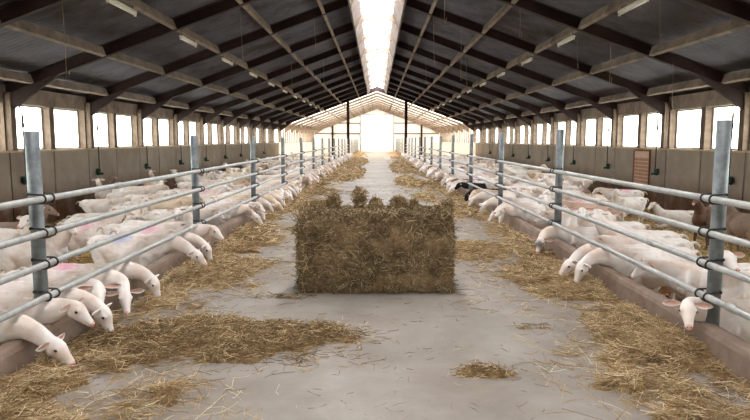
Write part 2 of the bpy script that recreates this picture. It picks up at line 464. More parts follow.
# ridge skylight: a raised glazed strip with sloping pale lining boards
zs = 5.88
mb = MB()
for s in (-1, 1): mb.prism([(s * .56, zs + .02), (0, zs + .2), (0, zs + .21), (s * .56, zs + .03)], 'y', Y_NEAR - .3, Y_FRAME)
sk = struct(mb.build('window_skylight', M['sky_pane']))
for s in (-1, 1):
    MB().prism([(s * .75, 5.38), (s * .53, zs + .02), (s * .56, zs + .04), (s * .80, 5.42)], 'y', Y_NEAR, Y_FRAME).build('lining_board', M['lining'], sk)
    MB().box(*sorted((s * .74, s * .80)), Y_NEAR, Y_FRAME, 5.34, 5.74).build('frame', M['lining'], sk)
tie = MB().prism([(-.56, zs - .26), (0, zs - .08), (.56, zs - .26), (.53, zs + .0), (0, zs + .16), (-.53, zs + .0)], 'y', -.07, .07).mesh('ridge_tie')
tie.materials.append(M['purlin'])
for y in rafters_y[:-1]:
    link('ridge_tie', tie, None, sk, (0, y, 0))
    for s in (-1, 1): MB().prism([(s * .76, 5.36), (s * .70, 5.40), (s * .50, zs - .1), (s * .53, zs)], 'y', y - .08, y + .08).build('bracket', M['purlin'], sk)
for y in [r + d_ for r in rafters_y[:-1] for d_ in (1, 2, 3)]:
    MB().prism([(-.53, zs - .02), (0, zs + .16), (.53, zs - .02), (.53, zs + .02), (0, zs + .2), (-.53, zs + .02)], 'y', y - .025, y + .025).build('glazing_bar', M['lining'], sk)
struct(MB().prism([(-.8, roof_z(.8)), (0, RIDGE), (.8, roof_z(.8)), (.8, roof_z(.8) + .4), (0, RIDGE + .4), (-.8, roof_z(.8) + .4)], 'y', Y_FRAME - .05, Y_FRAME + .05).build('roof_beam', M['steel_dark']))

# rafters: steel I-sections with haunch at the eaves
def rafter_mesh(name, depth=.27, xr=0.0):
    mb = MB()
    for s in (-1, 1):
        X = WALL_X
        def bar(o0, o1, hw):
            mb.prism([(s * xr, roof_z(xr) + o0), (s * X, roof_z(X) + o0), (s * X, roof_z(X) + o1), (s * xr, roof_z(xr) + o1)], 'y', -hw, hw)
        bar(0, .018, .075); bar(depth - .018, depth, .075); bar(.018, depth - .018, .008)
        # haunch
        mb.prism([(s * (X - 1.3), roof_z(X - 1.3) + .02), (s * X, roof_z(X) + .02), (s * X, roof_z(X) - .42)], 'y', -.05, .05)
    return mb.mesh(name)
rm = rafter_mesh('roof_beam', xr=.76); rm.materials.append(M['steel_dark'])
for y in rafters_y: struct(link('roof_beam', rm, None, loc=(0, y, 0)))
rm2 = rafter_mesh('roof_beam', .2); rm2.materials.append(M['purlin'])
for y in far_y: struct(link('roof_beam', rm2, None, loc=(0, y - .1, 0)))
# rafter stubs on the wall under the haunch
sm = {s: MB().box(*sorted((s * (WALL_X - .14), s * WALL_X)), -.1, .1, 1.345, roof_z(WALL_X) + .05).mesh('wall_column') for s in (-1, 1)}
for s in (-1, 1):
    sm[s].materials.append(M['post_wood'])
    for y in rafters_y: struct(link('wall_column', sm[s], None, loc=(0, y, 0)))
# purlins, one per bay per line, fitted between the rafters
PX = [1.5, 3.0, 4.5, 6.1, 7.75]
for s in (-1, 1):
    for i, px in enumerate(PX):
        z = roof_z(px)
        a = math.atan(K) * s
        def pur(y0, y1, zz=.01, hh=.2, hw=.045):
            c, q = math.cos(a), math.sin(a); out = []
            for dx, dz in ((-hw, 0), (hw, 0), (hw, hh), (-hw, hh)): out.append((s * px + dx * c + dz * q, z + zz - dx * q + dz * c))
            return MB().prism(out, 'y', y0, y1)
        pmesh = pur(.08, 3.92).mesh('ceiling_beam'); pmesh.materials.append(M['purlin'])
        for y in rafters_y[:-1]: struct(link('ceiling_beam', pmesh, None, loc=(0, y, 0)))
        struct(pur(Y_FRAME + .1, Y_END, .03, .14, .04).build('ceiling_beam', M['purlin']))
    z = roof_z(8.2)
# intermediate pale battens in the far roof
for s in (-1, 1):
    for px in (.7, 2.25, 3.75, 5.3, 6.9):
        z = roof_z(px) + .17; x0, x1 = s * px - .03, s * px + .03
        struct(MB().box(x0, x1, Y_FRAME + .1, Y_END, z - .03, z + .05).build('ceiling_batten_beam', M['white_wood']))

# ------------------------------------------------------------------ fences
ORD = ['first', 'second', 'third', 'fourth', 'fifth', 'sixth', 'seventh', 'eighth', 'ninth', 'tenth', 'eleventh', 'twelfth', 'thirteenth',
       'fourteenth', 'fifteenth', 'sixteenth', 'seventeenth', 'eighteenth', 'nineteenth', 'twentieth', 'twenty-first', 'twenty-second']
POSTS_Y = [0.53 + 4.12 * k for k in range(0, 21)]
RAILS_Z = [.45, .69, .92, 1.17]
RX = 2.43; PXX = RX + .026 + .05
cl = MB()
for dy in (-.062, .062):
    cl.torus((0, dy, 0), 'y', .031, .008)
    cl.tube([(.0, dy, .032), (.085, dy, .034)], .007, 6); cl.tube([(.0, dy, -.032), (.085, dy, -.034)], .007, 6)
for dy in (-.062, .062):
    for dz in (-.034, .034): cl.tube([(.085, dy, dz), (.1, dy, dz)], .012, 6)
cl.box(-.01, .01, -.064, .064, -.038, -.026)
clm = cl.mesh('clamp'); clm.materials.append(M['clamp'])
for s in (-1, 1):
    side = 'left' if s < 0 else 'right'
    f = tag(empty('pipe_fence', (s * PXX, 0, 0)), 'long galvanised pipe fence with four rails on the %s feed curb' % side, 'fence')
    for i, z in enumerate(RAILS_Z):
        mb = MB(); mb.tube([(s * -(PXX - RX), Y_NEAR + .1, z), (s * -(PXX - RX), 84.5, z)], .0245, 14)
        for y in range(0, 14): # screwed couplings
            yy = 2.0 + y * 6.1 + i * 1.3 + (0 if s < 0 else 2.2)
            mb.tube([(s * -(PXX - RX), yy, z), (s * -(PXX - RX), yy + .12, z)], .029, 14)
        mb.build('rail', M['galv'], f)
    top = 1.66 if s < 0 else 1.74
    pm = MB().tube([(0, 0, -.4), (0, 0, top - .004), (0, 0, top)], [.05, .05, .047], 20).mesh('post'); pm.materials.append(M['galv_post'])
    for k, y in enumerate(POSTS_Y):
        p = link('post', pm, None, f, (0, y, 0))
        for z in RAILS_Z:
            c = link('clamp', clm, None, p, (s * -(PXX - RX), 0, z)); c.scale = (s, 1, 1)

# ------------------------------------------------------------------ lamps on the third purlin, wall pipes, board, twine
def lamp(s, y, label):
    x = s * 4.5; z = roof_z(4.5) - .13
    r = tag(empty('strip_lamp', (x, y, z)), label, 'lamp', 'fluorescent strip lamps under the roof')
    MB().box(-.035, .035, -.62, .62, .03, .075).build('housing', M['lamp_body'], r)
    MB().tube([(0, -.6, 0), (0, .6, 0)], .015, 10).build('tube', M['tube'], r)
    for q in (-.615, .615): MB().box(-.02, .02, q - .015, q + .015, -.02, .05).build('lamp_holder', M['lamp_body'], r)
    MB().tube([(0, -.5, .07), (0, -.5, .16)], .008, 6).tube([(0, .5, .07), (0, .5, .16)], .008, 6).build('bracket', M['clamp'], r)
    return r
lamp_names = []
for s in (-1, 1):
    n = 0
    for k in range(2, 15):
        y = rafters_y[k] + .95 if s < 0 else rafters_y[k] + .95
        if y < 7: continue
        lamp(s, y, '%s roof strip lamp, %s one along from the camera' % ('left' if s < 0 else 'right', ORD[n])); n += 1

def wall_pipe(s, y, label):
    x = s * (WALL_X - .12)
    r = tag(empty('water_pipe', (x, y, 0)), label, 'water pipe', 'water pipes down the side walls')
    MB().tube([(s * .132, -.06, 2.56), (s * .05, -.06, 2.4), (0, -.03, 2.2), (0, 0, 1.6), (0, 0, 1.1), (0, 0, .68)], .018, 8) \
        .tube([(s * .132, .12, 2.54), (s * .03, .1, 2.35), (0, .02, 2.0)], .012, 6).build('pipe', M['pipe_plastic'], r)
    MB().tube([(0, 0, 1.99), (0, 0, 1.98), (0, 0, 1.88), (0, 0, 1.87)], [.02, .034, .034, .02], 10).build('valve', M['clamp'], r)
    MB().tube([(s * .03, 0, .74), (s * .03, 0, .72), (s * .04, 0, .60), (s * .04, 0, .54)], [.04, .07, .07, .04], 12) \
        .tube([(s * .03, 0, .6), (s * -.1, .04, .58)], [.03, .04], 10).build('drinker', M['green_cup'], r)
for s in (-1, 1):
    for i, k in enumerate(range(3, 14)):
        wall_pipe(s, rafters_y[k] + .40, 'dark water pipe with green drinker on the %s wall, %s from the camera' % ('left' if s < 0 else 'right', ORD[i]))

b = tag(empty('notice_board', (WALL_X - .03, 20.2, .2)), 'reddish slatted board with pale lettered top rows on the right wall', 'board')
MB().box(0, .025, -.6, .6, 0, 1.05).build('backing', mottled('board_backing', lin(196, 166, 146), lin(212, 186, 166), 6), b)
mb = MB()
for y in (-.62, .58): mb.box(-.03, .0, y, y + .05, -.02, 1.08)
mb.box(-.03, 0, -.6, .6, 1.04, 1.08).build('frame', mottled('board_frame', lin(112, 66, 50), lin(130, 82, 64), 6), b)
for i in range(7): MB().box(-.018, .0, -.56, .56, .04 + i * .115, .04 + i * .115 + .085).build('slat', M['board_red'], b)
mb = MB()
for r_, z in enumerate((.95, .86)):
    y = -.52
    while y < .5:
        w = random.uniform(.03, .09); mb.box(-.022, -.002, y, min(y + w, .54), z, z + .055); y += w + .022
mb.build('lettering', M['board_pale'], b)

TW = [(-5.1, 10.6, 6.1, 2.6, 1.0), (-3.0, 22.6, 4.1, 3.1, .8), (-2.2, 26.6, 4.6, 3.6, .5), (-3.1, 14.8, 4.5, 3.4, .6),
      (1.5, 14.7, 5.1, 4.2, .2), (1.6, 18.6, 5.0, 3.7, .4), (2.4, 18.7, 4.8, 3.3, .2), (4.5, 14.7, 4.0, 3.2, .2), (3.2, 14.7, 4.4, 3.9, .1),
      (4.6, 10.7, 3.9, 3.2, .2), (6.1, 10.6, 3.4, 2.3, .2), (6.6, 14.5, 3.2, 2.2, .1), (5.3, 14.8, 3.6, 2.9, .1), (3.1, 22.7, 4.5, 3.5, .1), (2.0, 26.7, 4.9, 3.9, .1),
      (-1.8, 18.7, 5.0, 4.2, .1)]
for i, (x, y, z1, z0, w) in enumerate(TW):
    z1 = roof_z(x) + .02
    mid = (z1 + z0) / 2
    o = MB().tube([(x, y, z1), (x + .02, y, mid), (x + .01 + .03 * (i % 2), y, z0), (x + .05, y, z0 - .01), (x + .06, y, z0 + .12)], .0055, 5).build('hanging_twine', M['twine'])
    o.location = (x, y, z0)
    for v in o.data.vertices: v.co -= Vector((x, y, z0))
    tag(o, 'thin dusty twine hanging from the %s roof slope, %s nearest of its side' % ('left' if x < 0 else 'right', ORD[sorted([t_[1] + j * .001 for j, t_ in enumerate(TW) if (t_[0] < 0) == (x < 0)]).index(y + i * .001)]), 'twine', 'twine hanging from the rafters')

# ------------------------------------------------------------------ hay and straw
FAR_HEAPS = [(-1.35, 15.2, .4, 1.4, .08), (1.2, 24, .45, 3.2, .14), (-1.25, 30, .6, 5.5, .16), (1.35, 17.5, .3, 1.0, .08), (-1.0, 11.6, .35, .7, .05), (1.3, 36, .5, 6, .16), (-1.35, 45, .6, 8, .2)]
NEAR_HEAPS = [(-1.28, 4.92, 1.12, .56), (1.42, 9.0, .5, .95)]
def strip_h(x, y):
    """height of loose straw on the walkway (below zero: bare concrete)"""
    ax = np.abs(x); left = x < 0
    base = np.where(left, 1.62, 1.78)
    base = base - .45 * (fbm(y * .35 + np.where(left, 40, 90), x * 0 + 2, 3) - .5) * 2.2
    near = np.clip((7.5 - y) / 2, 0, 1)
    base = base + np.where(left, -.05, .22) * near
    edge = (ax - base) / .75
    h = np.where(edge > 0, .045, .1) * np.clip(edge, -1.5, 1.0) + .20 * (fbm(x * 2.3 + 9, y * 1.5 + 4, 5) - .54)
    h = h + np.where(h > -.02, .13 * (fbm(x * 6, y * 6) - .5) + .05 * (fbm(x * 15, y * 15) - .5), 0)
    for (cx, cy, rx, ry, hh) in FAR_HEAPS:
        d = ((x - cx) / rx) ** 2 + ((y - cy) / ry) ** 2
        h = np.maximum(h, hh * (1 - d) + hh * (fbm(x * 3 + cx, y * 1.5 + cy) - .5) * 1.8)
    for (cx, cy, rx, ry) in NEAR_HEAPS:
        d = ((x - cx) / rx) ** 2 + ((y - cy) / ry) ** 2
        h = np.where(d < 1.1, -1, h)
    return h
def patch_h(x, y, cx, cy, rx, ry, hh, seed):
    d = ((x - cx) / rx) ** 2 + ((y - cy) / ry) ** 2
    return hh * (1 - d) + hh * .9 * (fbm(x * 3 + seed, y * 3 + seed) - .5) * 2 + np.where(d < 1.2, .05 * (fbm(x * 8, y * 8) - .5) + .03 * (fbm(x * 17, y * 17) - .5), 0)
def straw_object(name, hfun, x0, x1, ya, yb, dx, mat_base, mat_str, dens, Lr=(.08, .26), rad=.0022, ypow=1.0, nmax=60000, ylim=None):
    nx = int((x1 - x0) / dx) + 2; ny = int((yb - ya) / dx) + 2
    xs = np.linspace(x0, x1, nx); ys = ya + (yb - ya) * np.linspace(0, 1, ny) ** ypow
    X, Y = np.meshgrid(xs, ys); H = hfun(X, Y)
    keep = H > 0
    g = grid_mesh(name, X, Y, np.maximum(H, -.01), keep)
    g.materials.append(mat_base); 
    n = int(dens * (x1 - x0) * (yb - ya)); n = min(n, nmax)
    px = RS.uniform(x0, x1, n); py = ya + (yb - ya) * RS.uniform(0, 1, n) ** ypow
    h = hfun(px, py)
    p = np.where(h > 0, np.clip(.25 + h * 18, 0, 1), np.where(h > -.025, .16, np.where(h > -.08, .035, .002))) / np.clip(py / 7, 1, 3); m = RS.uniform(0, 1, n) < p
    px, py, h = px[m], py[m], np.maximum(h[m], 0.0)
    n = len(px); sc = np.clip(py / 7, .8, 5)
    P = np.stack([px, py, h + RS.uniform(.002, .03, n)], 1)
    L = RS.uniform(Lr[0], Lr[1], n); Dd = flat_dirs(n, .22)
    an = fbm(px * 4.5 + 3, py * 4.5 + 8, 2) * 14 + RS.normal(0, .55, n); Dd[:, 0] = np.cos(an); Dd[:, 1] = np.sin(an)
    Dd[:, 2] = np.where(h < .02, np.abs(Dd[:, 2]) * .1, Dd[:, 2])
    V, Q = strands(P, Dd, L, rad * sc * RS.uniform(.7, 1.4, n))
    V[:, 2] = np.maximum(V[:, 2], .003)
    return g, np_mesh(name + '_strands', V, Q)
def join_two(name, g, st, mats, loc=None):
    bm = bmesh.new(); bm.from_mesh(g); nf = len(bm.faces); bm.from_mesh(st)
    bm.faces.ensure_lookup_table()
    for f in bm.faces[nf:]: f.material_index = 1
    me = bpy.data.meshes.new(name); bm.to_mesh(me); bm.free()
    for m in mats: me.materials.append(m)
    o = bpy.data.objects.new(name, me); COL.objects.link(o)
    if loc is not None:
        o.location = loc; me.transform(Matrix.Translation(-Vector(loc)))
    return o
for s in (-1, 1):
    x0, x1 = (-2.4, -.55) if s < 0 else (.55, 2.4)
    g, st = straw_object('loose_straw', lambda x, y: np.minimum(strip_h(x, y), .07 + .25 * strip_h(x, y)), x0, x1, 2.6, 84, .045, M['straw_base'], M['straw'], 1900, rad=.0023, ypow=1.9, nmax=200000)
    o = join_two('loose_straw', g, st, [M['straw_base'], M['straw']])
    tag(o, 'band of loose yellow straw spread along the %s feed curb' % ('left' if s < 0 else 'right'), 'straw', kind='stuff')
    # straw stalks lying on the pen bedding
    n = 26000
    px = RS.uniform(2.75, 8.2, n); py = 3 + 40 * RS.uniform(0, 1, n) ** 1.4
    P = np.stack([px * s, py, -.42 - .10 * np.clip((px - 2.6) / 5.8, 0, 1) + .03 + RS.uniform(0, .02, n)], 1)
    V, Q = strands(P, flat_dirs(n, .15), RS.uniform(.1, .3, n), .003 * np.clip(py / 8, 1, 3))
    o = link('straw_bedding', np_mesh('straw_bedding', V, Q), M['straw'])
    tag(o, 'trodden straw bedding over the floor of the %s goat pen' % ('left' if s < 0 else 'right'), 'straw', kind='stuff')

def heap(name, cx, cy, rx, ry, hh, seed, label, dens=9000, mats=None, cat='hay', Lr=(.05, .18), rad=.0022):
    fn = lambda x, y: patch_h(x, y, cx, cy, rx, ry, hh, seed)
    g, st = straw_object(name, fn, cx - rx * 1.35, cx + rx * 1.35, cy - ry * 1.4, cy + ry * 1.4, .035, None, None, dens, Lr, rad)
    o = join_two(name, g, st, mats or [M['hay_base'], M['hay']], (cx, cy, 0))
    return tag(o, label, cat)
HB = [M['hay_base'], M['hay']]; SB = [M['straw_base'], M['straw']]
mixm = [ground_hay('mixed_hay', lin(82, 62, 40), lin(132, 106, 72), lin(186, 160, 118), 10), straw_mat('mixed_hay_strands', [(0, lin(88, 68, 46)), (.4, lin(132, 108, 76)), (.78, lin(178, 152, 112)), (1, lin(232, 212, 172))], 6, lin(110, 84, 54))]
heap('hay_heap', -1.30, 4.90, 1.10, .55, .09, 3, 'wide low hay heap spread across the walkway in front of the left goats', 4600, mixm)
heap('hay_heap', .74, 4.22, .20, .10, .03, 8, 'small flat tuft of hay alone on the concrete near the camera', 3500, mixm, 'hay', (.04, .14))
heap('hay_heap', 1.33, 5.3, .16, .04, .022, 12, 'thin sliver of dark hay on the concrete right of the bale', 3500, HB, 'hay', (.04, .12))
heap('hay_heap', 1.42, 9.0, .42, .8, .09, 15, 'rounded straw heap on the walkway right of the bale', 2200, SB)
heap('hay_heap', -.98, 6.35, .28, .09, .02, 25, 'thin scatter of dark hay left of the front of the bale', 3000, HB, 'hay', (.05, .15))

# bits of stalk lying loose on the bare concrete
n = 1100
px = RS.uniform(-1.7, 1.9, n); py = 3.0 + 22 * RS.uniform(0, 1, n) ** 1.5
V, Q = strands(np.stack([px, py, np.full(n, .004)], 1), flat_dirs(n, .0), RS.uniform(.02, .12, n), .0016 * np.clip(py / 6, 1, 3))
V[:, 2] = np.maximum(V[:, 2], .002)
tag(link('loose_stalks', np_mesh('loose_stalks', V, Q), mixm[1]), 'scattered stalks of straw lying on the bare concrete walkway', 'straw', kind='stuff')

# the big square bale
def bale():
    cx, cy, w, dpt, h = -.02, 6.89, 1.56, .76, .835
    bm = bmesh.new()
    bmesh.ops.create_cube(bm, size=1)
    bmesh.ops.subdivide_edges(bm, edges=bm.edges, cuts=40, use_grid_fill=True)
    co = np.array([v.co[:] for v in bm.verts])
    # rounded box
    r = .055; hd = np.array([w / 2, dpt / 2, h / 2])
    p = co * 2 * hd; inner = hd - r
    q = np.clip(p, -inner, inner); dlt = p - q; ln = np.linalg.norm(dlt, axis=1, keepdims=True); nn = np.where(ln > 1e-6, dlt / np.maximum(ln, 1e-6), 0)
    p = np.where(ln > 1e-6, q + nn * np.minimum(r, ln), p)
    nrm = np.where(ln > 1e-6, nn, 0)
    # bulge and waviness
    bulge = .03 * (1 - (co[:, 2] * 2) ** 2)
    p[:, 0] *= 1 + bulge / hd[0] * 1.0; p[:, 1] *= 1 + bulge / hd[1]
    dn = (fbm(p[:, 0] * 5 + p[:, 1] * 3 + 20, p[:, 2] * 5 + p[:, 1] * 4 + 9) - .5) * .07
    p += nrm * dn[:, None] * (p[:, 2:3] > -h / 2 + .03)
    p[:, 2] += h / 2
    p[:, 2] = np.maximum(p[:, 2], 0.0)
    for v, c in zip(bm.verts, p): v.co = c
    for f in bm.faces: f.smooth = True
    me = bpy.data.meshes.new('hay_bale'); bm.to_mesh(me); bm.free()
    me.materials.append(M['hay_base'])
    # stalks lying against each face
    parts = []
    for face, cnt in (('f', 5000), ('t', 5200), ('l', 2200), ('r', 2200), ('b', 1000)):
        a = RS.uniform(-1, 1, cnt); b_ = RS.uniform(-1, 1, cnt)
        jit = RS.uniform(-.012, .014, cnt)
        d = RS.normal(size=(cnt, 3))
        if face in 'fb':
            sg = -1 if face == 'f' else 1
            z = (b_ + 1) / 2 * h; bl = .03 * (1 - b_ ** 2)
            rr = np.maximum(0, np.abs(b_) * h / 2 - (h / 2 - r)); rr2 = np.maximum(0, np.abs(a) * w / 2 - (w / 2 - r))
            dd = r - np.sqrt(np.maximum(r * r - rr ** 2, 0)); dd2 = r - np.sqrt(np.maximum(r * r - rr2 ** 2, 0))
            P = np.stack([a * (w / 2 + .015), sg * (dpt / 2 + bl - np.minimum(dd + dd2, r) + jit), z], 1); d[:, 1] *= .12; d[:, 2] *= .7
        elif face == 't':
            P = np.stack([a * (w / 2 - .02), b_ * (dpt / 2 - .02), h + jit * .5], 1); d[:, 2] *= .05
        else:
            sg = -1 if face == 'l' else 1
            z = (b_ + 1) / 2 * h; bl = .03 * (1 - b_ ** 2)
            rr = np.maximum(0, np.abs(b_) * h / 2 - (h / 2 - r)); dd = r - np.sqrt(np.maximum(r * r - rr ** 2, 0))
            P = np.stack([sg * (w / 2 + bl - dd + jit), a * (dpt / 2), z], 1); d[:, 0] *= .12
        L = RS.uniform(.04, .2, cnt)
        parts.append(strands(P, d, L, RS.uniform(.0016, .0034, cnt), .35))
    V, Q = merge(parts); V[:, 2] = np.maximum(V[:, 2], .002)
    st = np_mesh('s', V, Q)
    o = join_two('hay_bale', me, st, [M['hay_base'], M['hay']])
    o.location = (cx, cy, 0); o.rotation_euler = (0, 0, math.radians(1.0))
    return tag(o, 'big square hay bale standing in the middle of the concrete walkway', 'hay bale')
bale()
def tuft(x, y, z, rx, ry, rz, label, cnt=420):
    rx *= .85; ry *= .8
    bm = bmesh.new(); bmesh.ops.create_icosphere(bm, subdivisions=4, radius=1)
    for v in bm.verts:
        c = v.co; k = .8 + .45 * float(fbm(np.array(c.x * 2.2 + x * 9), np.array(c.y * 2.2 + c.z * 1.7 + x)))
        v.co = Vector((c.x * rx * .62 * k, c.y * ry * .62 * k, max(0, rz * .4 + c.z * rz * .42 * k)))
    for f in bm.faces: f.smooth = True
    me = bpy.data.meshes.new('t'); bm.to_mesh(me); bm.free()
    d = RS.normal(size=(cnt, 3)); d /= np.linalg.norm(d, axis=1, keepdims=True)
    P = d * np.array([rx, ry, rz * .55]) * RS.uniform(.45, 1.1, cnt)[:, None] + np.array([0, 0, rz * .48])
    tdir = np.cross(d, RS.normal(size=(cnt, 3))) + d * .25
    V, Q = strands(P, tdir, RS.uniform(.04, .13, cnt), RS.uniform(.0014, .0028, cnt), .6); V[:, 2] = np.maximum(V[:, 2], .001)
    o = join_two('hay_tuft', me, np_mesh('s', V, Q), mixm)
    o.location = (x, y, z)
    return tag(o, label, 'hay', 'loose hay tufts on the bale')
BT = .838
tuft(-.48, 7.02, BT, .085, .08, .17, 'upright round hay tuft on the bale, second from its left end')
tuft(-.195, 7.08, BT, .10, .09, .23, 'tallest loose hay tuft on top of the bale')
tuft(-.68, 7.02, BT, .11, .13, .08, 'low flat hay tuft at the left end of the bale top')
tuft(-.01, 7.00, BT, .085, .08, .11, 'small hay tuft at the middle of the bale top')
tuft(.24, 7.05, BT, .11, .09, .13, 'broad hay tuft on the bale, right of its middle')
tuft(.40, 6.98, BT, .05, .05, .09, 'smallest hay tuft on the bale, just right of the broad one')
tuft(.765, 6.80, BT - .05, .07, .09, .17, 'hay tuft clinging to the right top edge of the bale')

# ------------------------------------------------------------------ goats
def catmull(pts, sub=4):
    P = [np.array(p, float) for p in pts]; out = []
    for i in range(len(P) - 1):
        p0 = P[max(i - 1, 0)]; p1 = P[i]; p2 = P[i + 1]; p3 = P[min(i + 2, len(P) - 1)]
        for k in range(sub):
            t_ = k / sub
            out.append(.5 * ((2 * p1) + (-p0 + p2) * t_ + (2 * p0 - 5 * p1 + 4 * p2 - p3) * t_ ** 2 + (-p0 + 3 * p1 - 3 * p2 + p3) * t_ ** 3))
    out.append(P[-1]); return out
def loft(bm, secs, seg=18, side=None, sub=4, pinch=0):
    """secs: (x,y,z, r_side, r_up); side: fixed side vector; rounded closed ends"""
    S = catmull(secs, sub)
    cen = [Vector(a[:3]) for a in S]
    rings = []
    def ring(c, d, a, b, sd):
        e1 = (sd - d * sd.dot(d)).normalized(); e2 = d.cross(e1).normalized()
        if not pinch: return [bm.verts.new(c + e1 * (a * math.cos(2 * PI * k / seg)) + e2 * (b * math.sin(2 * PI * k / seg))) for k in range(seg)]
        out = []
        for k in range(seg):
            q = 2 * PI * k / seg; v = e1 * (a * math.cos(q)) + e2 * (b * math.sin(q))
            t_ = max(0, v.z / b); v = Vector((v.x, v.y * (1 - pinch * t_ * t_) + 0, v.z - .0 * t_)); out.append(bm.verts.new(c + v))
        return out
    sd = Vector(side) if side else Vector((0, 1, 0))
    n = len(S)
    for i in range(n):
        d = (cen[min(i + 1, n - 1)] - cen[max(i - 1, 0)]).normalized()
        a, b = max(.004, S[i][3]), max(.004, S[i][4])
        if i == 0:
            for q in (.35, .75): rings.append(ring(cen[0] - d * min(a, b) * math.cos(math.asin(q)) * .9, d, a * q, b * q, sd))
        rings.append(ring(cen[i], d, a, b, sd))
        if i == n - 1:
            for q in (.75, .35): rings.append(ring(cen[i] + d * min(a, b) * math.cos(math.asin(q)) * .9, d, a * q, b * q, sd))
    for r0, r1 in zip(rings, rings[1:]):
        for k in range(seg): bm.faces.new((r0[k], r0[(k + 1) % seg], r1[(k + 1) % seg], r1[k]))
    bm.faces.new(list(reversed(rings[0]))); bm.faces.new(rings[-1])
def ball(bm, c, r):
    res = bmesh.ops.create_icosphere(bm, subdivisions=3, radius=1)
    for v in res['verts']: v.co = Vector((v.co.x * r[0] + c[0], v.co.y * r[1] + c[1], v.co.z * r[2] + c[2]))
    return res['verts']

